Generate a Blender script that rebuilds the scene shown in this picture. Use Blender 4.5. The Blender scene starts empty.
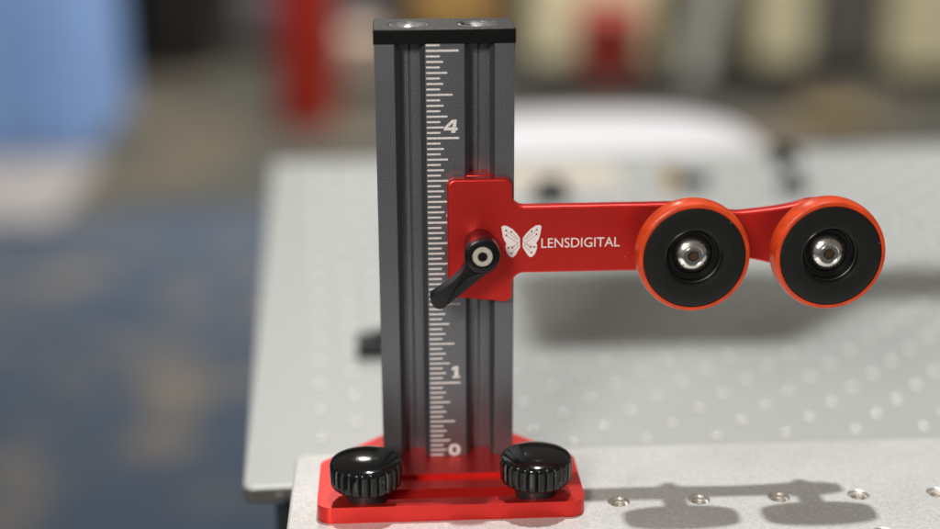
import bpy, bmesh, math, random
from mathutils import Vector, Matrix
random.seed(7)
S = 0.001                       # everything below is written in millimetres
SC = bpy.context.scene
COL = SC.collection
PI = math.pi

# ------------------------------------------------------------------ camera
YAW, PIT, ROL = 0.0544, 0.3078, -0.0038
cam_d = bpy.data.cameras.new('camera')
cam = bpy.data.objects.new('camera', cam_d); COL.objects.link(cam)
fw = Vector((math.sin(YAW)*math.cos(PIT), math.cos(YAW)*math.cos(PIT), -math.sin(PIT)))
r0 = Vector((math.cos(YAW), -math.sin(YAW), 0)); u0 = r0.cross(fw)
rt = r0*math.cos(ROL) + u0*math.sin(ROL); up = -r0*math.sin(ROL) + u0*math.cos(ROL)
M = Matrix((rt, up, -fw)).transposed().to_4x4()
M.translation = Vector((-16.16, -424.66, 197.28))*S
cam.matrix_world = M
cam_d.sensor_width = 36; cam_d.lens = 1500/940*36
cam_d.clip_start = 0.01; cam_d.clip_end = 60
cam_d.dof.use_dof = True
cam_d.dof.focus_distance = 0.436
cam_d.dof.aperture_fstop = 3.0
cam_d.dof.aperture_blades = 9
SC.camera = cam

# ------------------------------------------------------------------ world, lamps, exposure
W = bpy.data.worlds.new('World'); SC.world = W; W.use_nodes = True
bg = W.node_tree.nodes['Background']
bg.inputs[0].default_value = (1.0, 0.91, 0.80, 1); bg.inputs[1].default_value = 0.155

def lamp(name, kind, loc, power, size=0.0, col=(1,1,1), target=None, spread=None):
    d = bpy.data.lights.new(name, kind); d.energy = power; d.color = col
    if kind == 'AREA':
        d.shape = 'DISK' if not isinstance(size, tuple) else 'RECTANGLE'
        if isinstance(size, tuple): d.size, d.size_y = size[0]*S, size[1]*S
        else: d.size = size*S
        if spread: d.spread = spread
    else:
        d.shadow_soft_size = size*S
    o = bpy.data.objects.new(name, d); COL.objects.link(o); o.location = Vector(loc)*S
    if target is not None:
        o.rotation_euler = (Vector(target)-Vector(loc)).to_track_quat('-Z', 'Y').to_euler()
    return o
lamp('ceiling_downlight', 'POINT', (180, 545, 2500), 248, 40, (1.0, 0.985, 0.975))
lamp('front_fill', 'AREA', (-700, -1650, 950), 31, (420, 420), (1.0, 0.96, 0.9), (0, 0, 60))  # low soft fill added in front to lift the upright faces
lamp('background_fill', 'AREA', (300, 3700, 2300), 95, (2400, 2400), (1.0, 0.96, 0.9), (200, 3800, -700), spread=math.radians(95))  # broad fill added to light the background, spread keeps it off the stand
lamp('ceiling_downlight_far', 'AREA', (-150, 3300, 2050), 8, (200, 200), (1.0, 0.96, 0.9), (0, 0, 0))

SC.view_settings.view_transform = 'Standard'
SC.view_settings.look = 'None'
SC.view_settings.gamma = 1
SC.view_settings.exposure = 0
SC.view_settings.use_curve_mapping = False
SC.cycles.use_denoising = True
SC.cycles.sample_clamp_indirect = 6
SC.cycles.max_bounces = 8

# ------------------------------------------------------------------ materials
def mat(name, col, metal=0.0, rough=0.5, grain=0.0, gscale=900, bump=0.0, bscale=1500, coat=0.0, spec=0.5,
        rvar=0.0, col2=None, c2scale=30, c2lo=.45, c2hi=.6, stretch=None, bdist=0.0002, dust=0.0, dscale=1300):
    m = bpy.data.materials.new(name); m.use_nodes = True
    nt = m.node_tree; N = nt.nodes; L = nt.links
    b = N['Principled BSDF']
    b.inputs['Base Color'].default_value = (*col, 1)
    b.inputs['Metallic'].default_value = metal
    b.inputs['Roughness'].default_value = rough
    b.inputs['Coat Weight'].default_value = coat
    b.inputs['Coat Roughness'].default_value = 0.22
    b.inputs['Specular IOR Level'].default_value = spec
    tc = N.new('ShaderNodeTexCoord'); src = tc.outputs['Object']
    if stretch:
        mp = N.new('ShaderNodeMapping'); mp.inputs['Scale'].default_value = stretch
        L.new(src, mp.inputs[0]); src = mp.outputs[0]
    def noise(sc, det=2):
        n = N.new('ShaderNodeTexNoise'); n.inputs['Scale'].default_value = sc; n.inputs['Detail'].default_value = det
        L.new(src, n.inputs['Vector']); return n.outputs['Fac']
    cur = None
    if col2:
        f = noise(c2scale, 3)
        rp = N.new('ShaderNodeMapRange'); rp.inputs[1].default_value = c2lo; rp.inputs[2].default_value = c2hi
        L.new(f, rp.inputs[0])
        mx = N.new('ShaderNodeMix'); mx.data_type = 'RGBA'
        mx.inputs[6].default_value = (*col, 1); mx.inputs[7].default_value = (*col2, 1)
        L.new(rp.outputs[0], mx.inputs[0]); cur = mx.outputs[2]
    if grain:
        f = noise(gscale, 3)
        rp = N.new('ShaderNodeMapRange'); rp.inputs[1].default_value = .3; rp.inputs[2].default_value = .7
        rp.inputs[3].default_value = 1-grain; rp.inputs[4].default_value = 1+grain
        L.new(f, rp.inputs[0])
        mx = N.new('ShaderNodeMix'); mx.data_type = 'RGBA'; mx.blend_type = 'MULTIPLY'; mx.inputs[0].default_value = 1
        if cur: L.new(cur, mx.inputs[6])
        else: mx.inputs[6].default_value = (*col, 1)
        L.new(rp.outputs[0], mx.inputs[7]); cur = mx.outputs[2]
    if dust:        # fine lint and dust specks lying on the surface
        f = noise(dscale, 1); g = noise(90, 2)
        rp = N.new('ShaderNodeMapRange'); rp.inputs[1].default_value = .775-.03*dust; rp.inputs[2].default_value = .87-.03*dust
        L.new(f, rp.inputs[0])
        rq = N.new('ShaderNodeMapRange'); rq.inputs[1].default_value = .42; rq.inputs[2].default_value = .62; rq.inputs[4].default_value = .75
        L.new(g, rq.inputs[0])
        ml = N.new('ShaderNodeMath'); ml.operation = 'MULTIPLY'; L.new(rp.outputs[0], ml.inputs[0]); L.new(rq.outputs[0], ml.inputs[1])
        mx = N.new('ShaderNodeMix'); mx.data_type = 'RGBA'; mx.inputs[7].default_value = (.45, .42, .38, 1)
        if cur: L.new(cur, mx.inputs[6])
        else: mx.inputs[6].default_value = (*col, 1)
        L.new(ml.outputs[0], mx.inputs[0]); cur = mx.outputs[2]
    if cur: L.new(cur, b.inputs['Base Color'])
    if rvar:
        f = noise(60, 4)
        rp = N.new('ShaderNodeMapRange'); rp.inputs[3].default_value = rough-rvar; rp.inputs[4].default_value = rough+rvar
        L.new(f, rp.inputs[0]); L.new(rp.outputs[0], b.inputs['Roughness'])
    if bump:
        f = noise(bscale, 3)
        bp = N.new('ShaderNodeBump'); bp.inputs['Strength'].default_value = bump; bp.inputs['Distance'].default_value = bdist
        L.new(f, bp.inputs['Height']); L.new(bp.outputs[0], b.inputs['Normal'])
    return m

RED = mat('red_anodised_metal', (.70, .030, .024), .68, .36, .10, 2500, .14, 2600, rvar=.07, dust=.4, coat=.08)
POST = mat('dark_grey_anodised_metal', (.185, .193, .212), .78, .38, .24, 2200, .25, 2200, rvar=.07, dust=.5)
CAP = mat('black_anodised_metal', (.004, .004, .004), 0, .42, .3, 1500, .3, 900, spec=.18, rvar=.08)
CAPTOP = mat('black_anodised_metal_sheen', (.055, .055, .052), .5, .40, .6, 1600, .8, 1100, rvar=.1)  # top faces only: grazing sheen put into a lighter grey
PRINT = mat('pale_engraved_print', (.72, .68, .66), 0, .55, .28, 2500)
MARK = mat('dull_red_engraving', (.30, .07, .055), .2, .5)
LOGO = mat('white_engraved_print', (.78, .72, .70), 0, .5, .06, 2500)
BLACK = mat('black_moulded_plastic', (.0045, .0045, .0045), 0, .115, .0, 900, .12, 500, coat=.0, rvar=.03, dust=.8)
COLLAR = mat('grey_black_collar', (.025, .025, .025), .3, .4)
LEVER = mat('black_painted_lever', (.0035, .0035, .004), 0, .28, .2, 1500, .25, 1200, spec=.35, rvar=.06, dust=1.5)
HUB = mat('black_acetal_hub', (.0045, .005, .0045), 0, .40, .15, 1500, .1, 1500, spec=.45, rvar=.06, dust=.25)
TYRE = mat('orange_rubber', (.60, .055, .010), 0, .30, .18, 300, .3, 250, rvar=.12, dust=1.5)
STEEL = mat('polished_steel', (.80, .78, .74), 1, .22, .1, 1200, .10, 700, rvar=.05)
CREAM = mat('nickel_screw', (.62, .58, .50), .45, .38, .12, 1500, .1, 1200)
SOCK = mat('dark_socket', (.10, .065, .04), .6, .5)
BARE = mat('bare_cut_aluminium', (.50, .50, .50), .9, .30, .8, 420, .9, 420, rvar=.15)
BOARD = mat('blasted_aluminium_board', (.585, .59, .575), .18, .38, .13, 1100, .5, 1100, rvar=.05, col2=(.53, .53, .505), c2scale=40, c2lo=.4, c2hi=.7)
BOARD2 = mat('grey_aluminium_board', (.43, .445, .43), .15, .42, .05, 900, .2, 900, rvar=.04)
EDGE = mat('sawn_board_edge', (.16, .16, .14), .5, .45, .1, 300)
HOLE = mat('bright_thread_metal', (.86, .83, .78), .85, .32, .15, 1500, .2, 900)
HOLE2 = mat('rear_hole_metal', (.72, .72, .70), .6, .36, .1, 1500)
FRAME = mat('dark_steel_frame', (.035, .038, .042), .5, .45, .1, 200)

# ------------------------------------------------------------------ mesh helpers
def link(name, me, m, parent=None, smooth=True, bevel=0, seg=2, ang=35):
    o = bpy.data.objects.new(name, me); COL.objects.link(o)
    if m is not None:
        for x in (m if isinstance(m, (list, tuple)) else [m]): me.materials.append(x)
    if parent is not None: o.parent = parent
    if smooth:
        for p in me.polygons: p.use_smooth = True
        try: me.set_sharp_from_angle(angle=math.radians(ang))
        except Exception: pass
    if bevel:
        b = o.modifiers.new('edge_round', 'BEVEL'); b.width = bevel*S; b.segments = seg
        b.limit_method = 'ANGLE'; b.angle_limit = math.radians(ang); b.harden_normals = False
    return o
def thing(name, label, cat, loc=(0,0,0), rotz=0, group=None):
    o = bpy.data.objects.new(name, None); COL.objects.link(o); o.empty_display_size = .01
    o.location = Vector(loc)*S; o.rotation_euler = (0, 0, rotz)
    o['label'] = label; o['category'] = cat
    if group: o['group'] = group
    return o
def bmdone(bm, name):
    bmesh.ops.recalc_face_normals(bm, faces=bm.faces)
    me = bpy.data.meshes.new(name); bm.to_mesh(me); bm.free(); return me
def prism(bm, pts, ax, a, b, mi=0):
    """closed outline pts extruded along axis ax from a to b. ax='y': pts are (x,z); ax='z': (x,y); ax='x': (y,z)"""
    def P(q, c):
        if ax == 'y': return Vector((q[0], c, q[1]))*S
        if ax == 'z': return Vector((q[0], q[1], c))*S
        return Vector((c, q[0], q[1]))*S
    A = [bm.verts.new(P(q, a)) for q in pts]; B = [bm.verts.new(P(q, b)) for q in pts]
    n = len(pts)
    fs = [bm.faces.new(A), bm.faces.new(B[::-1])]
    for i in range(n):
        fs.append(bm.faces.new((A[i], B[i], B[(i+1) % n], A[(i+1) % n])))
    for f in fs: f.material_index = mi
    return fs
def box(bm, x0, x1, y0, y1, z0, z1, mi=0):
    return prism(bm, [(x0,y0),(x1,y0),(x1,y1),(x0,y1)], 'z', z0, z1, mi)
def lathe(bm, prof, ax='z', c=(0,0,0), n=48, cap0=True, cap1=True, mi=0, rot=0.0):
    """prof: list of (r, t) with t along ax"""
    rings = []
    for r, t in prof:
        ring = []
        if r < 1e-6:
            q = (0, 0, t) if ax == 'z' else (0, t, 0) if ax == 'y' else (t, 0, 0)
            ring = [bm.verts.new((Vector(q)+Vector(c))*S)]
        else:
            for i in range(n):
                a = 2*PI*i/n+rot
                q = (r*math.cos(a), r*math.sin(a), t) if ax == 'z' else (r*math.cos(a), t, r*math.sin(a)) if ax == 'y' else (t, r*math.cos(a), r*math.sin(a))
                ring.append(bm.verts.new((Vector(q)+Vector(c))*S))
        rings.append(ring)
    for A, B in zip(rings, rings[1:]):
        if len(A) == 1 and len(B) == 1: continue
        for i in range(n):
            j = (i+1) % n
            if len(A) == 1: f = bm.faces.new((A[0], B[i], B[j]))
            elif len(B) == 1: f = bm.faces.new((A[i], B[0], A[j]))
            else: f = bm.faces.new((A[i], B[i], B[j], A[j]))
            f.material_index = mi
    if cap0 and len(rings[0]) > 1: bm.faces.new(rings[0]).material_index = mi
    if cap1 and len(rings[-1]) > 1: bm.faces.new(rings[-1][::-1]).material_index = mi
def rounded(pts, k=6):
    """pts: (x, y, radius) polygon with filleted corners"""
    out = []; n = len(pts)
    for i in range(n):
        x, y, r = pts[i]; p = Vector((x, y))
        a = Vector(pts[i-1][:2])-p; b = Vector(pts[(i+1) % n][:2])-p
        if r <= 0: out.append((x, y)); continue
        a.normalize(); b.normalize()
        th = math.acos(max(-1, min(1, a.dot(b))))/2
        t = r/math.tan(th); cdir = (a+b).normalized(); c = p+cdir*(r/math.sin(th))
        s = p+a*t-c; e = p+b*t-c
        a0 = math.atan2(s.y, s.x); a1 = math.atan2(e.y, e.x); d = (a1-a0+PI) % (2*PI)-PI
        for j in range(k+1):
            q = a0+d*j/k; out.append((c.x+r*math.cos(q), c.y+r*math.sin(q)))
    return out
def boolean(bm_a, cutters, name):
    """mesh of bm_a minus every cutter bmesh"""
    oa = bpy.data.objects.new('work', bmdone(bm_a, name)); COL.objects.link(oa); ob = []
    for c in cutters:
        o = bpy.data.objects.new('work', bmdone(c, 'cut')); COL.objects.link(o); ob.append(o)
        md = oa.modifiers.new('b', 'BOOLEAN'); md.operation = 'DIFFERENCE'; md.object = o; md.solver = 'EXACT'
    dg = bpy.context.evaluated_depsgraph_get(); dg.update()
    me = bpy.data.meshes.new_from_object(oa.evaluated_get(dg)); me.name = name
    for o in [oa]+ob: bpy.data.objects.remove(o)
    return me
def copy_tree(o, parent=None):
    c = o.copy(); COL.objects.link(c); c.parent = parent
    for ch in list(o.children):
        copy_tree(ch, c)
    return c
def text_mesh(txt, h, depth, name, bold=0.0, shear=0.0, xs=1.0):
    cu = bpy.data.curves.new('t', 'FONT'); cu.body = txt; cu.size = 1; cu.extrude = 0; cu.offset = bold; cu.shear = shear
    cu.resolution_u = 4
    o = bpy.data.objects.new('t', cu); COL.objects.link(o)
    dg = bpy.context.evaluated_depsgraph_get(); dg.update()
    me = bpy.data.meshes.new_from_object(o.evaluated_get(dg)); bpy.data.objects.remove(o)
    bm = bmesh.new(); bm.from_mesh(me)
    xs_ = [v.co.x for v in bm.verts]; ys_ = [v.co.y for v in bm.verts]
    x0, x1, y0, y1 = min(xs_), max(xs_), min(ys_), max(ys_)
    k = h/(y1-y0)
    for v in bm.verts: v.co = Vector(((v.co.x-x0)*k*xs, (v.co.y-y0)*k, 0))
    w = (x1-x0)*k*xs
    r = bmesh.ops.extrude_face_region(bm, geom=bm.faces[:])
    for v in r['geom']:
        if isinstance(v, bmesh.types.BMVert): v.co.z += depth
    # stand it up in the x-z plane, facing -y
    for v in bm.verts: v.co = Vector((v.co.x, -v.co.z, v.co.y))
    return bm, w

# ------------------------------------------------------------------ the floor far below
FZ = -750
CARPET = mat('blue_grey_carpet', (.028, .044, .070), 0, .95, .25, 60, 0, col2=(.115, .10, .08), c2scale=6.5, c2lo=.5, c2hi=.68)
CARPET2 = mat('olive_brown_carpet', (.032, .032, .026), 0, .95, .2, 60, 0, col2=(.085, .066, .04), c2scale=2.2, c2lo=.5, c2hi=.68)
def sheet(name, x0, x1, y0, y1, z, m):
    bm = bmesh.new(); vs = [bm.verts.new(Vector(q)*S) for q in ((x0,y0,z),(x1,y0,z),(x1,y1,z),(x0,y1,z))]; bm.faces.new(vs)
    o = link(name, bmdone(bm, name), m, smooth=False); o['kind'] = 'structure'; return o
sheet('floor', -9000, 9000, -3000, 9000, FZ, CARPET)
sheet('floor_carpet_far', -9000, 9000, 3050, 9000, FZ+4, CARPET2)

# ------------------------------------------------------------------ table frame under the boards
t = thing('table_frame', 'dark steel table frame under the perforated boards', 'table', (0, 0, FZ))
def part_box(name, m, parent, x0, x1, y0, y1, z0, z1, bevel=1, zoff=0):
    bm = bmesh.new(); box(bm, x0, x1, y0, y1, z0-zoff, z1-zoff)
    return link(name, bmdone(bm, name), m, parent, bevel=bevel)
part_box('frame_top', FRAME, t, -57, 500, 34, 430, -80, -26, 1, FZ)
part_box('frame_beam', FRAME, t, -38, 400, -150, 33.5, -70, -26.5, 1, FZ)
for x, y in ((-46, 70), (440, 70), (-46, 390), (440, 390)):
    part_box('leg', FRAME, t, x, x+40, y, y+40, FZ, -80.5, 1, FZ)

# ------------------------------------------------------------------ boards with threaded holes
def hole_rings(bm, cx, cy, zt, prof, n, mi):
    """returns the top ring; prof (r,dz) going down; closed by the last ring's face"""
    rings = []
    for r, dz in prof:
        rings.append([bm.verts.new(Vector((cx+r*math.cos(2*PI*i/n+PI/n), cy+r*math.sin(2*PI*i/n+PI/n), zt+dz))*S) for i in range(n)])
    for A, B in zip(rings, rings[1:]):
        for i in range(n):
            bm.faces.new((A[i], B[i], B[(i+1) % n], A[(i+1) % n])).material_index = mi
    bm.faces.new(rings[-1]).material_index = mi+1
    return rings[0]
def cell(bm, x0, x1, y0, y1, zt, hole=None, prof=None, n=16, mi=1):
    if hole is None:
        bm.faces.new([bm.verts.new(Vector(q)*S) for q in ((x0,y0,zt),(x1,y0,zt),(x1,y1,zt),(x0,y1,zt))]); return
    cx, cy = hole
    ring = hole_rings(bm, cx, cy, zt, prof, n, mi)
    q = n//4
    # border points: one per ring vertex, on the rectangle
    bp = []
    for i in range(n):
        a = 2*PI*i/n+PI/n; c, s = math.cos(a), math.sin(a)
        tx = ((x1-cx) if c > 0 else (cx-x0))/max(abs(c), 1e-9); ty = ((y1-cy) if s > 0 else (cy-y0))/max(abs(s), 1e-9)
        k = min(tx, ty); bp.append(bm.verts.new(Vector((cx+c*k, cy+s*k, zt))*S))
    cor = {0: (x1, y1), 1: (x0, y1), 2: (x0, y0), 3: (x1, y0)}
    for i in range(n):
        j = (i+1) % n
        a0 = 2*PI*i/n+PI/n; a1 = a0+2*PI/n
        vs = [ring[i], bp[i]]
        for k in range(4):
            X, Y = cor[k]; ak = math.atan2(Y-cy, X-cx) % (2*PI)
            for sh in (0, 2*PI):
                if a0 < ak+sh < a1-1e-9: vs.append(bm.verts.new(Vector((X, Y, zt))*S))
        vs += [bp[j], ring[j]]
        bm.faces.new(vs)

CR = 3.6
def perforated(name, W_, D_, T, zt, xs, ys, hole_at, prof, n, mats, parent):
    bm = bmesh.new()
    for i in range(len(xs)-1):
        for j in range(len(ys)-1):
            h = hole_at(i, j)
            ci, cj = i in (0, len(xs)-2), j in (0, len(ys)-2)
            if ci and cj:
                X = [xs[i], xs[i+1]]; Y = [ys[j], ys[j+1]]
                q = [(X[0],Y[0],0),(X[1],Y[0],0),(X[1],Y[1],0),(X[0],Y[1],0)]
                k = {(True,True):0,(False,True):1,(False,False):2,(True,False):3}[(i == 0, j == 0)]
                q[k] = (q[k][0], q[k][1], CR-.8)
                bm.faces.new([bm.verts.new(Vector((a, b, zt))*S) for a, b in rounded(q, 5)]); continue
            cell(bm, xs[i], xs[i+1], ys[j], ys[j+1], zt, h, prof, n)
    bmesh.ops.remove_doubles(bm, verts=bm.verts, dist=1e-6)
    # rounded upper edge, sides and underside
    def loop(ins, z):
        return [bm.verts.new(Vector(q)*S) for q in [(a, b, z) for a, b in rounded([(ins,ins,CR-ins),(W_-ins,ins,CR-ins),(W_-ins,D_-ins,CR-ins),(ins,D_-ins,CR-ins)], 5)]]
    e = 0.8
    Ls = [loop(e, zt), loop(.25, zt-.25), loop(0, zt-e), loop(0, zt-T+e), loop(e, zt-T)]
    for k, (A, B) in enumerate(zip(Ls, Ls[1:])):
        for i in range(len(A)):
            bm.faces.new((A[i], B[i], B[(i+1) % len(A)], A[(i+1) % len(A)])).material_index = 0 if k < 2 else 3
    bm.faces.new(Ls[-1]).material_index = 3
    me = bmdone(bm, name)
    o = link(name, me, mats, parent, smooth=False)
    return o

# front board: one visible row of threaded holes; local origin at its rear-left top corner
FB = thing('breadboard', 'pale grey fine grained metal board under the red base plate', 'board', (-48, -150, -26.5))
pit = 24.1
hx = [49.6+48+pit*k for k in range(-3, 9)]            # local x of the hole columns
hy = [150-24.3-pit*k for k in range(0, 5)][::-1]
xs = [0.8]+[x-pit/2 for x in hx]+[hx[-1]+pit/2, 319.2]
ys = [0.8]+[y-pit/2 for y in hy]+[hy[-1]+pit/2, 164.2]
def fh(i, j):
    if 1 <= i <= len(hx) and 1 <= j <= len(hy): return (hx[i-1], hy[j-1])
    return None
prof_f = [(3.35, 0), (3.15, -.12), (2.7, -.7)]
z = -.7
for k in range(7): prof_f += [(2.2, z-.1), (2.2, z-.25), (2.7, z-.55), (2.7, z-.8)]; z -= .85
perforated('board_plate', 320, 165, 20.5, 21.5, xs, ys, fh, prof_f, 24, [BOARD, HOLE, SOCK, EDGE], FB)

# rear board: staggered rows of countersunk holes
ANG = math.radians(2.75)
RB = thing('breadboard', 'large smooth grey board with staggered rows of holes behind the post', 'board', (-66.2, 22.6, -26), ANG)
RW, RD = 600, 450
ux, uy = 12.5, 12.7
nx, ny = 46, 33
gx0, gy0 = 13.5+25-ux*2.5, 22.4-uy*1.5
xs = [0.8]+[gx0+ux*k for k in range(nx+1)]+[RW-.8]
ys = [0.8]+[gy0+uy*k for k in range(ny+1)]+[RD-.8]
def rh(i, j):
    if 1 <= i <= nx and 1 <= j <= ny and (i+j) % 2 == 1 and i >= 2 and j >= 2 :
        return (gx0+ux*(i-.5), gy0+uy*(j-.5))
    return None
perforated('board_plate', RW, RD, 6, 6, xs, ys, rh, [(2.6, 0), (2.5, -.05), (1.75, -.65), (1.7, -2.2)], 12, [BOARD2, HOLE2, HOLE2, EDGE], RB)
for q in (12, 40):
    bm = bmesh.new(); lathe(bm, [(0, -1.0), (1.6, -.9), (2.0, -.4), (2.0, 0)], 'y', (q, -.02, 1.6), 16)
    link('edge_screw', bmdone(bm, 'edge_screw'), STEEL, RB)

# ------------------------------------------------------------------ THE ROLLER STAND
ST = thing('roller_stand', 'red and dark grey ruled stand carrying two orange rimmed rollers', 'stand', (0, 0, -5))
def rel(o): o.location = (0, 0, 5*S); return o          # parts are written in post coordinates

# base plate -------------------------------------------------------
bm = bmesh.new()
out = rounded([(-39.3,-33.2,4.5),(38.7,-33.2,4.5),(38.7,-2,4),(17,20.5,4),(-17,20.5,4),(-39.3,-2,4)], 8)
prism(bm, out, 'z', -5, 0)
c1 = bmesh.new(); prism(c1, rounded([(-30,-31.2,3),(30,-31.2,3),(30,-12.4,3),(-30,-12.4,3)], 6), 'z', -1.15, 3)
c2 = bmesh.new(); prism(c2, rounded([(-27,-26.3,2.9),(27,-26.3,2.9),(27,-20,2.9),(-27,-20,2.9)], 6), 'z', -4.7, 3)
me = boolean(bm, [c1, c2], 'base_plate')
rel(link('base_plate', me, RED, ST, bevel=.45, seg=3, ang=40))

# upright ----------------------------------------------------------
def slot(c, D=6.3):    # left to right along the front face, depth positive
    return [(c-4.4,0),(c-2.95,2.7),(c-2.95,3.0),(c-4.9,3.0),(c-4.9,4.3),(c-3.2,D),(c-.35,D),(c-.1,D+.4),(c+.1,D+.4),(c+.35,D),(c+3.2,D),(c+4.9,4.3),(c+4.9,3.0),(c+2.95,3.0),(c+2.95,2.7),(c+4.4,0)]
front = [(-20,0)]+slot(-10)+slot(10)+[(20,0)]
right = [(20-d, 10+(a)) for a, d in slot(0, 5.2)]
back = [(20,20)]+[(-a, 20-d) for a, d in slot(-10)]+[(-a, 20-d) for a, d in slot(10)]+[(-20,20)]
left = [(-20+d, 10-a) for a, d in slot(0, 5.2)]
H = 127.9
bm = bmesh.new(); prism(bm, front+right+back+left, 'z', 0.02, H)
UP = rel(link('upright', bmdone(bm, 'upright'), POST, ST, smooth=False, bevel=.18, seg=2, ang=30))
def numeral_mesh(n_):
    bm = bmesh.new(); w, h = 3.9, 3.9
    def ring(o, i):     # closed outline with a hole, same point count
        n = len(o)
        F = [[bm.verts.new(Vector((q[0]*w, y, q[1]*h))*S) for q in L_] for L_, y in ((o,-.04),(i,-.04),(i,.02),(o,.02))]
        for A, B in zip(F, F[1:]+F[:1]):
            for k in range(n): bm.faces.new((A[k], A[(k+1) % n], B[(k+1) % n], B[k]))
    if n_ == 0:
        e = lambda rx, ry: [(.5+rx*math.copysign(abs(math.cos(2*PI*k/32))**.85, math.cos(2*PI*k/32)), .5+ry*math.copysign(abs(math.sin(2*PI*k/32))**.85, math.sin(2*PI*k/32))) for k in range(32)]
        ring(e(.47, .5), e(.17, .26))
    elif n_ == 1:
        prism(bm, [(q[0]*w, q[1]*h) for q in ((.18,0),(.8,0),(.8,.17),(.66,.17),(.66,1),(.40,1),(.12,.84),(.12,.66),(.33,.70),(.33,.17),(.18,.17))], 'y', -.04, .02)
    elif n_ == 4:
        o_ = [(.52,0),(.84,0),(.86,.20),(1.0,.20),(1.02,.40),(.88,.40),(.95,1.0),(.60,1.0),(.0,.42),(-.02,.20),(.54,.20)]
        i_ = [(.57,.42),(.58,.42),(.59,.42),(.595,.42),(.60,.42),(.605,.43),(.67,.75),(.66,.75),(.30,.42),(.31,.42),(.5,.42)]
        ring(o_, i_)
    else:
        b2, w_ = text_mesh(str(n_), h*S, .04*S, 'n', bold=.03, shear=.12, xs=1.1); bm.free(); return b2
    return bm
# scale: sixteenths of an inch, raised a hair from the centre rail
bm = bmesh.new()
for k in range(1, 82):
    zc = 25.4*k/16-1.0
    if zc > H-.1: continue
    ln = 9.3 if k % 16 == 0 else 7.5 if k % 8 == 0 else 6.0 if k % 4 == 0 else 4.85 if k % 2 == 0 else 3.9
    w = .27 if k % 16 else .30
    prism(bm, [(-5.35, zc-w), (-5.35+ln, zc-w), (-5.35+ln, zc+w), (-5.35, zc+w)], 'y', -.03, .02)
link('scale_mark', bmdone(bm, 'scale_mark'), PRINT, UP, smooth=False)
for n_ in range(6):
    if n_ == 5: continue
    zc = 25.4*n_-1.0
    bm = numeral_mesh(n_)
    o = link('numeral', bmdone(bm, 'numeral'), PRINT, UP, smooth=False)
    x0 = {0: .0, 1: .75, 4: -.4}.get(n_, 0)
    o.location = (x0*S, .0, (zc+(1.5 if n_ else 1.15))*S)

# end cap ----------------------------------------------------------
bm = bmesh.new(); box(bm, -20.25, 20.25, -.3, 20.3, H, H+4.3)
cs = []
for x in (-10, 10):
    c = bmesh.new(); lathe(c, [(2.6, -3), (2.6, 1.2), (6.05, 4.4), (6.05, 6)], 'z', (x, 10, H), 40); cs.append(c)
me = boolean(bm, cs, 'end_cap')
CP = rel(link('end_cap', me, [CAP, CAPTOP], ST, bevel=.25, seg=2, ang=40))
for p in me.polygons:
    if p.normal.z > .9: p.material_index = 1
for x in (-10, 10):
    bm = bmesh.new()
    lathe(bm, [(2.4, 0.8), (5.95, 4.0), (5.9, 4.15), (5.2, 4.2), (4.9, 3.6), (2.3, 2.0), (2.2, 1.2), (0, 1.2)], 'z', (x, 10, H), 40)
    link('countersunk_screw', bmdone(bm, 'countersunk_screw'), BARE, CP)

# arm (carriage block and bar in one plate) ------------------------
def arc(cx, cy, r, a0, a1, k):
    return [(cx+r*math.cos(math.radians(a0+(a1-a0)*i/k)), cy+r*math.sin(math.radians(a0+(a1-a0)*i/k))) for i in range(k+1)]
def hermite(p0, m0, p1, m1, k):
    o = []
    for i in range(1, k):
        s = i/k; a = 2*s**3-3*s**2+1; b = s**3-2*s**2+s; c = -2*s**3+3*s**2; d = s**3-s**2
        o.append((a*p0[0]+b*m0[0]+c*p1[0]+d*m1[0], a*p0[1]+b*m0[1]+c*p1[1]+d*m1[1]))
    return o
head = arc(108.8, 70.2, 11.4, 112, -112, 40)
top_end = head[0]; bot_start = head[-1]
body = rounded([(0.2,52.0,2.4),(0.2,89.7,2.4),(19.2,89.7,2.4),(19.2,81.2,3.4),(66,81.2,0)], 8)   # clockwise seen from the front, from the lower left
o_ = body+hermite((66,81.2),(14,0),(86,78.2),(12,0),8)+[(86,78.2)]+hermite((86,78.2),(9,.5),top_end,(10,4),8)+head
o_ += hermite(bot_start,(-10,4),(88,64.0),(-10,0),8)+[(88,64.0)]+hermite((88,64.0),(-10,0),(66,60.9),(-14,0),8)
o_ += rounded([(66,60.9,0),(19.2,60.9,3.4),(19.2,52.0,2.4),(0.2,52.0,0)], 8)[:-1]
o_ = [q for i, q in enumerate(o_) if (Vector(q)-Vector(o_[i-1])).length > .02]
bm = bmesh.new(); prism(bm, [(x, z-.4) for x, z in o_], 'y', -4.4, -.35)
AR = rel(link('roller_arm', bmdone(bm, 'roller_arm'), RED, ST, bevel=.65, seg=3, ang=40))
bm = bmesh.new(); box(bm, 5.9, 14.1, -.33, 6.5, 51.5, 89.5)
link('slot_guide', bmdone(bm, 'slot_guide'), RED, AR, bevel=.3)
# lettering
bm, w = text_mesh('LENSDIGITAL', 2.95*S, .06*S, 'lettering')
kx = 23.2*S/w
for v in bm.verts: v.co.x *= kx
o = link('lettering', bmdone(bm, 'lettering'), LOGO, AR, smooth=False); o.location = (27.75*S, -4.41*S, 68.15*S)
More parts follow.
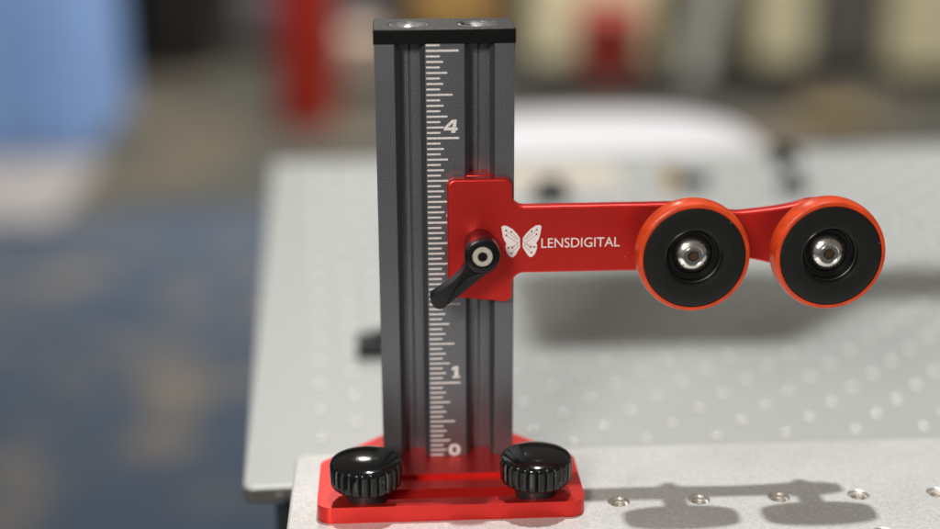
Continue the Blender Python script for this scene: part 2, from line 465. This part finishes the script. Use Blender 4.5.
# butterfly: each wing one flat engraved shape with dots and veins left red
def pxz(a, b): return (16.0+(a-75)/6.267/3.46-0.05, 75.3-(b-98)/6.267/3.36)
wingL = [(75,108),(88,100),(112,103),(148,125),(175,155),(194,183),(195,240),(180,265),(165,292),(150,306),(133,303),(116,285),(103,255),(101,232),(107,215),(97,200),(86,175),(80,140)]
wingR = [(330,108),(318,100),(295,103),(262,125),(233,155),(212,183),(211,240),(226,265),(243,292),(258,306),(275,303),(290,285),(302,255),(304,232),(298,215),(309,200),(319,175),(326,140)]
dotsL = [(105,132),(139,142),(107,163),(120,244),(145,244),(140,279)]
dotsR = [(300,130),(268,140),(299,160),(286,241),(262,242),(268,277)]
veinsL = [((112,140),(180,196)),((146,150),(188,190)),((114,168),(180,215)),((125,240),(183,222)),((150,240),(190,205)),((146,272),(188,228))]
veinsR = [((294,138),(226,196)),((262,148),(218,190)),((292,165),(226,215)),((280,238),(223,222)),((257,238),(216,205)),((262,270),(218,228))]
for wg, dt, vn in ((wingL, dotsL, veinsL), (wingR, dotsR, veinsR)):
    bm = bmesh.new(); prism(bm, [pxz(*q) for q in wg], 'y', -4.47, -4.41)
    lo = link('butterfly_wing', bmdone(bm, 'butterfly_wing'), LOGO, AR, smooth=False)
    bm = bmesh.new()
    for q in dt:
        x, z = pxz(*q); prism(bm, [(x+.31*math.cos(a*PI/5), z+.31*math.sin(a*PI/5)) for a in range(10)], 'y', -4.50, -4.445)
    for (a, b) in vn:
        A = Vector(pxz(*a)); B = Vector(pxz(*b)); d = (B-A).normalized(); nrm = Vector((-d.y, d.x))*.055
        prism(bm, [tuple(A+nrm), tuple(B+nrm), tuple(B-nrm), tuple(A-nrm)], 'y', -4.49, -4.45)
    link('wing_marking', bmdone(bm, 'wing_marking'), MARK, lo, smooth=False)

# rollers ----------------------------------------------------------
def make_roller(cx, cz):
    R = bpy.data.objects.new('roller', None); COL.objects.link(R); R.parent = ST; R.location = Vector((cx, 0, cz+5))*S
    bm = bmesh.new()
    lathe(bm, [(14.75,-21.95),(15.35,-22.0),(15.85,-21.75),(16.1,-21.1),(16.3,-20.0),(16.42,-18.7),(16.42,-17.4),(16.3,-16.2),(16.1,-15.2),(15.7,-14.6),(15.2,-14.4),(14.75,-14.5)], 'y', n=96, cap0=False, cap1=False)
    link('tyre', bmdone(bm, 'tyre'), TYRE, R)
    bm = bmesh.new()
    lathe(bm, [(5.92,-17.3),(6.1,-17.6),(6.6,-17.6),(6.9,-17.1),(7.6,-17.1),(7.75,-17.4),(7.75,-19.6),(8.05,-19.8),(8.05,-21.4),(8.55,-21.95),(8.8,-22.0),(14.3,-22.0),(14.5,-21.95),(14.78,-21.6),(14.78,-14.6),(14.5,-14.4),(6,-14.4)], 'y', n=96, cap0=False, cap1=False)
    link('hub', bmdone(bm, 'hub'), HUB, R, ang=25)
    bm = bmesh.new(); lathe(bm, [(5.9,-14.3),(5.9,-17.0),(5.8,-17.3),(0,-17.3)], 'y', n=48, cap0=False)
    link('bearing', bmdone(bm, 'bearing'), HUB, R)
    # button head: flange ring, dome, flat land, hex socket
    bm = bmesh.new()
    prof = [(4.95,-17.25),(4.98,-17.7),(4.75,-18.5),(4.3,-19.25),(3.6,-19.85),(2.9,-20.2),(2.55,-20.3),(2.35,-20.15),(2.25,-20.3),(1.75,-20.32)]
    lathe(bm, prof, 'y', n=48, cap0=True, cap1=False)
    # hexagonal socket
    n = 48
    ringo = [bm.verts.new(Vector((1.75*math.cos(2*PI*i/n), -20.32, 1.75*math.sin(2*PI*i/n)))*S) for i in range(n)]
    def hexr(a, r): 
        b = (a+.3) % (PI/3)-PI/6; return r/math.cos(b)
    h0 = [bm.verts.new(Vector((hexr(2*PI*i/n,1.35)*math.cos(2*PI*i/n), -20.3, hexr(2*PI*i/n,1.35)*math.sin(2*PI*i/n)))*S) for i in range(n)]
    h1 = [bm.verts.new(Vector((hexr(2*PI*i/n,1.3)*math.cos(2*PI*i/n), -18.6, hexr(2*PI*i/n,1.3)*math.sin(2*PI*i/n)))*S) for i in range(n)]
    for A, B, m_ in ((ringo, h0, 0), (h0, h1, 1)):
        for i in range(n): bm.faces.new((A[i], B[i], B[(i+1) % n], A[(i+1) % n])).material_index = m_
    bm.faces.new(h1).material_index = 1
    bmesh.ops.remove_doubles(bm, verts=bm.verts, dist=2e-6)
    # raised head marks round the dome
    for k in range(20):
        if k in (4, 5, 14): continue
        a = k*2*PI/20+.15
        A = Vector((math.cos(a), 0, math.sin(a))); T = Vector((-A.z, 0, A.x))*(.07 if k % 3 else .16)
        ra = 3.15+.35*(k % 2); rb = 4.15-.3*(k % 3 == 1)
        ya, yb = -20.2+(ra-2.9)*.55-.02, -20.2+(rb-2.9)*.62-.03
        pts = [A*ra-T+Vector((0,ya,0)), A*rb-T+Vector((0,yb,0)), A*rb+T+Vector((0,yb,0)), A*ra+T+Vector((0,ya,0))]
        lo_ = [bm.verts.new((p+Vector((0,.1,0)))*S) for p in pts]; hi_ = [bm.verts.new((p+Vector((0,-.04,0)))*S) for p in pts]
        bm.faces.new(hi_).material_index = 1
        for i in range(4): bm.faces.new((lo_[i], hi_[i], hi_[(i+1) % 4], lo_[(i+1) % 4])).material_index = 1
    for v in bm.verts: v.co.x *= 1.14; v.co.z *= 1.14
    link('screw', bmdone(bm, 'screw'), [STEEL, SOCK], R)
    bm = bmesh.new(); lathe(bm, [(6.5,-14.42),(4.6,-13),(3.6,-11),(3.6,-4.42)], 'y', n=40)
    link('spacer', bmdone(bm, 'spacer'), HUB, R)
    bm = bmesh.new(); lathe(bm, [(3.4,-.33),(3.5,1.7),(3.2,2.0)], 'y', n=6); lathe(bm, [(1.9,1.9),(1.9,3.2),(1.6,3.5)], 'y', n=20)
    link('nut', bmdone(bm, 'nut'), STEEL, R)
    return R
R1 = make_roller(69.7, 69.6)
R2 = copy_tree(R1, ST); R2.location = Vector((109.0, 0, 69.4+5))*S; R2.rotation_euler = (0, .55, 0)

# clamp lever ------------------------------------------------------
LV = bpy.data.objects.new('clamp_lever', None); COL.objects.link(LV); LV.parent = ST; LV.location = (0, 0, 5*S)
bm = bmesh.new()
lathe(bm, [(4.3,-4.42),(4.45,-4.8),(4.75,-9),(5.05,-12),(5.15,-17.3),(4.95,-17.9),(4.6,-18.1),(3.05,-18.1),(2.95,-17.6),(0,-17.6)], 'y', (9.6, 0, 70), 64)
link('lever_hub', bmdone(bm, 'lever_hub'), LEVER, LV)
lev = [(13.6,67.8),(12.2,66.1),(9.8,64.9),(7.8,64.4),(6.1,63.7),(4.6,63.0),(3.2,61.7),(2.1,60.4),(1.2,59.2),(.4,57.6),(-.5,55.6),(-1.4,54.4),(-2.6,53.9),(-3.9,54.3),(-5.0,55.6),(-5.4,56.9),(-4.9,57.9),(-3.4,59.0),(-1.6,60.4),(.4,61.9),(2.2,63.5),(3.6,65.2),(4.4,66.8),(4.7,68.6),(7.5,72.0),(11.5,71.5)]
def lever_depth(x, z):     # the handle bends back towards the post away from the hub
    d = max(0, math.hypot(x-9.6, z-70)-5)
    return .03*d+.004*d*d
bm = bmesh.new()
n = len(lev)
A = [bm.verts.new(Vector((x, -17.9+lever_depth(x, z), z))*S) for x, z in lev]
B = [bm.verts.new(Vector((x, -12.3+lever_depth(x, z)*1.0, z))*S) for x, z in lev]
bm.faces.new(A); bm.faces.new(B[::-1])
for i in range(n): bm.faces.new((A[i], B[i], B[(i+1) % n], A[(i+1) % n]))
bmesh.ops.triangulate(bm, faces=[f for f in bm.faces if len(f.verts) > 4])
link('handle', bmdone(bm, 'handle'), LEVER, LV, bevel=.5, seg=3, ang=45)
bm = bmesh.new()
lathe(bm, [(2.9,-17.62),(2.9,-17.95),(2.75,-18.1),(1.45,-18.1)], 'y', (9.6, 0, 70), 40, cap0=True, cap1=False)
n = 6
h0 = [bm.verts.new(Vector((9.6+1.35*math.cos(PI/3*i+.3), -18.1, 70+1.35*math.sin(PI/3*i+.3)))*S) for i in range(6)]
h1 = [bm.verts.new(Vector((9.6+1.3*math.cos(PI/3*i+.3), -16.9, 70+1.3*math.sin(PI/3*i+.3)))*S) for i in range(6)]
ro = [bm.verts.new(Vector((9.6+1.45*math.cos(PI/3*i+.3), -18.1, 70+1.45*math.sin(PI/3*i+.3)))*S) for i in range(6)]
for P_, Q_, m_ in ((ro, h0, 1), (h0, h1, 1)):
    for i in range(6): bm.faces.new((P_[i], Q_[i], Q_[(i+1) % 6], P_[(i+1) % 6])).material_index = m_
bm.faces.new(h1).material_index = 1
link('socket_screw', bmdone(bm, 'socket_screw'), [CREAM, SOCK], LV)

# thumb knobs ------------------------------------------------------
def make_knob(cx, cy, rot):
    K = bpy.data.objects.new('thumb_knob', None); COL.objects.link(K); K.parent = ST; K.location = Vector((cx, cy, 5))*S; K.rotation_euler = (0, 0, rot)
    NR, SUB = 24, 12
    n = NR*SUB
    def ring(bm, r, z, fl):
        vs = []
        for i in range(n):
            ph = (i % SUB)/SUB
            # rounded rib with a narrow groove
            g = abs(ph-.5)*2
            d = max(0, (g-.52)/.48); k = fl*(d*d*(3-2*d))
            a = 2*PI*i/n
            vs.append(bm.verts.new(Vector(((r-k)*math.cos(a), (r-k)*math.sin(a), z))*S))
        return vs
    bm = bmesh.new()
    prof = [(8.0,3.55,0),(9.3,3.6,.3),(10.0,3.85,.7),(10.35,4.4,.75),(10.5,6,.8),(10.55,8,.8),(10.5,9.8,.75),(10.4,10.4,.6),(10.2,10.85,.35),(9.9,11.15,0.05),(9.3,11.5,0),(8.2,11.9,0),(6.5,12.35,0),(4.5,12.62,0),(2.4,12.78,0),(.8,12.82,0)]
    rings = [ring(bm, *q) for q in prof]
    for P_, Q_ in zip(rings, rings[1:]):
        for i in range(n): bm.faces.new((P_[i], Q_[i], Q_[(i+1) % n], P_[(i+1) % n]))
    bm.faces.new(rings[0]); bm.faces.new(rings[-1])
    link('grip', bmdone(bm, 'grip'), BLACK, K, ang=40)
    bm = bmesh.new(); lathe(bm, [(6.1,-1.13),(6.1,2.9),(6.3,3.6)], 'z', n=40)
    link('collar', bmdone(bm, 'collar'), COLLAR, K)
    return K
K1 = make_knob(-25.0, -25.2, .1)
K2 = copy_tree(K1, ST); K2.location = Vector((24.7, -25.2, 5))*S; K2.rotation_euler = (0, 0, .19)

# ------------------------------------------------------------------ small things standing on the rear board
PB = mat('plain_black_metal', (.012, .012, .013), .2, .4)
BRASS = mat('brass', (.55, .36, .12), .8, .35, .1, 300)
WHITE = mat('white_gloss_plastic', (.80, .80, .83), 0, .35, .02, 60)
o = thing('clamp_block', 'small black block lying on the grey board left of the post', 'clamp', (-22, 142, -20))
bm = bmesh.new(); box(bm, -9, 9, -6, 6, 0, 7.5); link('block', bmdone(bm, 'block'), PB, o, bevel=.8)
bm = bmesh.new(); lathe(bm, [(3,7.5),(3,9.5),(2.4,10)], 'z', n=20); link('screw', bmdone(bm, 'screw'), PB, o)
o = thing('post_holder', 'low round black mount behind the logo end of the red arm', 'mount', (72, 372, -20))
bm = bmesh.new(); lathe(bm, [(11,0),(11,5),(8,7),(7.5,11),(6,12)], 'z', n=32); link('body', bmdone(bm, 'body'), PB, o)
bm = bmesh.new(); lathe(bm, [(2,10),(2,13),(1.5,13.5)], 'z', n=16); link('screw', bmdone(bm, 'screw'), STEEL, o)
o = thing('brass_fitting', 'small brass and dark fitting just above the first roller', 'fitting', (150, 395, -20))
bm = bmesh.new(); lathe(bm, [(4.5,0),(4.5,6),(3.4,7),(3.4,12),(2.5,12.5)], 'z', (-7,0,0), n=24); link('brass_knob', bmdone(bm, 'brass_knob'), BRASS, o)
bm = bmesh.new(); box(bm, -2, 14, -5, 5, 0, 7); link('body', bmdone(bm, 'body'), PB, o, bevel=1)
o = thing('mirror_mount', 'black upright mount with a pale knob behind the second roller', 'mount', (208, 385, -20))
bm = bmesh.new(); lathe(bm, [(8,0),(8,5),(3.5,6),(3.5,22),(3,22.5)], 'z', (3,0,0), n=28); link('pillar', bmdone(bm, 'pillar'), PB, o)
bm = bmesh.new(); box(bm, -11, 2, -4, 4, 13, 27); link('bracket', bmdone(bm, 'bracket'), PB, o, bevel=2)
bm = bmesh.new(); lathe(bm, [(0,-9),(2.2,-9),(2.8,-8.4),(2.8,-4.1),(0,-4.1)], 'y', (1,0,15), n=20); link('adjuster', bmdone(bm, 'adjuster'), WHITE, o)
bm = bmesh.new(); box(bm, 48, 118, 400, 452, -20+.02, -19.4)
o = link('paper_card', bmdone(bm, 'paper_card'), mat('beige_paper', (.55, .50, .42), 0, .7), smooth=False)
o['label'] = 'beige paper card lying on the far part of the grey board'; o['category'] = 'card'

# overhead instrument added out of view, shaped to cast the shadow on the rear board
o = thing('overhead_blocker', 'black instrument head on a side arm, clamped to a steel rod, added out of view to shade the board', 'blocker', (300, 250, -20))
bm = bmesh.new(); box(bm, -233, -147, -25, 56, 500, 524); link('blocker_head', bmdone(bm, 'blocker_head'), PB, o, bevel=6, seg=3)
bm = bmesh.new(); prism(bm, [(-148,-27),(-107,15),(-12,14),(-12,52),(-148,52)], 'z', 504, 522); link('side_arm', bmdone(bm, 'side_arm'), PB, o, bevel=3)
bm = bmesh.new(); lathe(bm, [(20,0),(20,10),(6.35,12),(6.35,560)], 'z', n=32); link('rod', bmdone(bm, 'rod'), STEEL, o)
bm = bmesh.new(); box(bm, -14, 14, -14, 54, 500, 526); link('rod_clamp', bmdone(bm, 'rod_clamp'), PB, o, bevel=3)

# ------------------------------------------------------------------ out-of-focus room behind
# white rounded table top behind the board
o = thing('side_table', 'white rounded side table behind the far edge of the grey board', 'table', (148, 720, FZ))
bm = bmesh.new()
def super_ring(rx, ry, z, n=64, e=3.2):
    vs = []
    for i in range(n):
        a = 2*PI*i/n; c, s = math.cos(a), math.sin(a)
        vs.append(bm.verts.new(Vector((rx*math.copysign(abs(c)**(2/e), c), ry*math.copysign(abs(s)**(2/e), s), z))*S))
    return vs
rs = [super_ring(*q) for q in ((128,120,616),(134,126,620),(138,130,628),(138,130,662),(135,127,672),(126,118,680),(108,100,686),(75,70,689),(20,18,690))]
for P_, Q_ in zip(rs, rs[1:]):
    for i in range(64): bm.faces.new((P_[i], Q_[i], Q_[(i+1) % 64], P_[(i+1) % 64]))
bm.faces.new(rs[0]); bm.faces.new(rs[-1])
link('top', bmdone(bm, 'top'), WHITE, o)
bm = bmesh.new(); lathe(bm, [(110,0),(110,15),(30,25),(28,615)], 'z', n=40); link('pedestal', bmdone(bm, 'pedestal'), WHITE, o)

BLUE = mat('light_blue_cloth', (.20, .34, .64), 0, .8, .06, 20, .3, 8, bdist=.01)
BEIGE = mat('pale_beige_mat', (.20, .19, .187), 0, .9, .1, 30)
REDP = mat('red_enamel', (.38, .014, .003), 0, .6, .05, 20)
DARK = mat('near_black_plastic', (.008, .007, .006), 0, .6)
GREYP = mat('grey_laminate', (.11, .10, .105), 0, .6)
CREAMP = mat('cream_laminate', (.60, .55, .36), 0, .55, .06, 6)
TAN = mat('tan_wood', (.36, .21, .06), 0, .5, .2, 8)
DGREY = mat('dark_grey_laminate', (.085, .08, .072), 0, .5, .05, 6)
OLIVE = mat('dark_olive_fabric', (.045, .042, .025), 0, .85)
POLE = mat('pale_grey_metal', (.34, .34, .31), .3, .4)
PINK = mat('beige_cardboard', (.42, .32, .25), 0, .8)

o = thing('draped_table', 'table under a light blue floor length cloth, far left', 'table', (-1400, 3950, FZ))
bm = bmesh.new()
def drape(cx0, cx1, cy0, cy1, h, flare):
    pts = []
    N_ = 40
    for (ax, ay), (bx_, by_) in (((cx0,cy0),(cx1,cy0)),((cx1,cy0),(cx1,cy1)),((cx1,cy1),(cx0,cy1)),((cx0,cy1),(cx0,cy0))):
        for i in range(N_): pts.append((ax+(bx_-ax)*i/N_, ay+(by_-ay)*i/N_))
    cx_, cy_ = (cx0+cx1)/2, (cy0+cy1)/2
    rows = []
    for z_, k in ((h, 0), (h-30, .3), (h*.5, .7), (2, 1)):
        row = []
        for i, (x, y) in enumerate(pts):
            d = Vector((x-cx_, y-cy_)).normalized()*(flare*k*(1+.5*math.sin(i*.9)+.3*math.sin(i*.37)))
            row.append(bm.verts.new(Vector((x+d.x, y+d.y, z_))*S))
        rows.append(row)
    n = len(pts)
    for P_, Q_ in zip(rows, rows[1:]):
        for i in range(n): bm.faces.new((P_[i], Q_[i], Q_[(i+1) % n], P_[(i+1) % n]))
    bm.faces.new(rows[0])
drape(-700, 545, -330, 330, 740, 24)
link('cloth', bmdone(bm, 'cloth'), BLUE, o)
o = thing('floor_mat', 'pale beige low mat in front of the blue draped table', 'mat', (-1350, 3180, FZ+4))
bm = bmesh.new(); box(bm, -800, 570, -300, 330, 0, 12); link('mat_pad', bmdone(bm, 'mat_pad'), BEIGE, o, bevel=4)

def bin_(name, label, cat, x, y, r0_, r1_, h, m, rimm=None):
    o = thing(name, label, cat, (x, y, FZ+4))
    bm = bmesh.new(); lathe(bm, [(r0_,0),(r0_+4,10),(r1_,h-20)], 'z', n=40); link('body', bmdone(bm, 'body'), m, o)
    bm = bmesh.new(); lathe(bm, [(r1_+2,h-20),(r1_+8,h-18),(r1_+8,h),(r1_-6,h+12),(r1_*.5,h+30),(0,h+36)], 'z', n=40, cap0=False); link('lid', bmdone(bm, 'lid'), rimm or m, o)
    return o
bin_('waste_bin', 'black waste bin beside the blue draped table', 'bin', -775, 4900, 150, 165, 700, DARK)
bin_('red_bollard', 'tall red cylinder standing on the floor left of the post', 'bollard', -255, 3930, 82, 92, 900, REDP)
bin_('red_canister', 'small dark red canister in front of the cream cabinet', 'canister', 690, 4330, 95, 112, 270, mat('dark_red_enamel', (.22, .018, .010), 0, .5))

def cabinet(name, label, cat, x0, x1, y0, y1, h, m, doors=2, dm=None):
    o = thing(name, label, cat, ((x0+x1)/2, y0, FZ+4)); w = x1-x0
    bm = bmesh.new(); box(bm, -w/2, w/2, 20, y1-y0, 60, h); link('carcass', bmdone(bm, 'carcass'), m, o, bevel=3)
    bm = bmesh.new(); box(bm, -w/2+20, w/2-20, 40, y1-y0-20, 0, 59); link('plinth', bmdone(bm, 'plinth'), DARK, o)
    dw = w/doors
    for k in range(doors):
        bm = bmesh.new(); box(bm, -w/2+k*dw+3, -w/2+(k+1)*dw-3, 0, 19.5, 64, h-4); d = link('door', bmdone(bm, 'door'), dm or m, o, bevel=2)
        bm = bmesh.new(); box(bm, -w/2+(k+.85)*dw-5, -w/2+(k+.85)*dw+5, -25, -.5, h*.5, h*.5+140); link('handle', bmdone(bm, 'handle'), POLE, d, bevel=2)
    return o
cabinet('grey_case', 'grey case between the black bin and the red cylinder', 'case', -560, -400, 5100, 5400, 800, GREYP, 1)
cabinet('grey_case', 'dark grey case just right of the red cylinder', 'case', -200, -20, 5000, 5300, 800, GREYP, 1)
cabinet('cardboard_box', 'beige cardboard carton on the floor left of the post', 'box', -160, -30, 4350, 4550, 190, PINK, 1)
cabinet('wooden_cabinet', 'tan wooden cabinet behind the top of the post', 'cabinet', 90, 400, 5200, 5600, 900, TAN, 2)
cabinet('cream_cabinet', 'cream cabinet behind the small red canister', 'cabinet', 475, 900, 4600, 4950, 900, CREAMP, 2)
cabinet('cream_cabinet', 'narrow cream cabinet left of the dark grey panel', 'cabinet', 1225, 1385, 4500, 4850, 900, CREAMP, 1)
cabinet('grey_cabinet', 'dark grey panelled cabinet between two cream cabinets', 'cabinet', 1392, 1620, 4450, 4800, 900, DGREY, 1)
cabinet('cream_cabinet', 'wide cream cabinet at the far right', 'cabinet', 1640, 2500, 4350, 4700, 900, CREAMP, 3)
cabinet('olive_case', 'dark olive case behind the pale leaning pole', 'case', 905, 1215, 4700, 5000, 900, OLIVE, 1)
o = thing('leaning_pole', 'pale grey pole leaning beside the dark olive case', 'pole', (985, 4400, FZ+4))
bm = bmesh.new(); lathe(bm, [(46,0),(48,20),(44,30),(44,1000)], 'z', n=28)
pl = link('pole_tube', bmdone(bm, 'pole_tube'), POLE, o); pl.rotation_euler = (0, math.radians(9), 0)
cabinet('tan_crate', 'low tan crate on the floor beyond the far right of the board', 'crate', 1150, 1350, 3640, 3760, 66, mat('dull_tan_wood', (.20, .145, .06), 0, .6), 1)
bm = bmesh.new(); box(bm, 330, 1300, -60, 60, 0, 60)
o = thing('cable_cover', 'low dark strip on the floor in front of the cabinets', 'strip', (0, 4200, FZ+4)); link('strip_body', bmdone(bm, 'strip_body'), DARK, o, bevel=5)
bm = bmesh.new(); box(bm, -9000, 9000, 6600, 6700, FZ, 2200)
w = link('wall', bmdone(bm, 'wall'), mat('khaki_wall', (.09, .085, .06), 0, .8)); w['kind'] = 'structure'
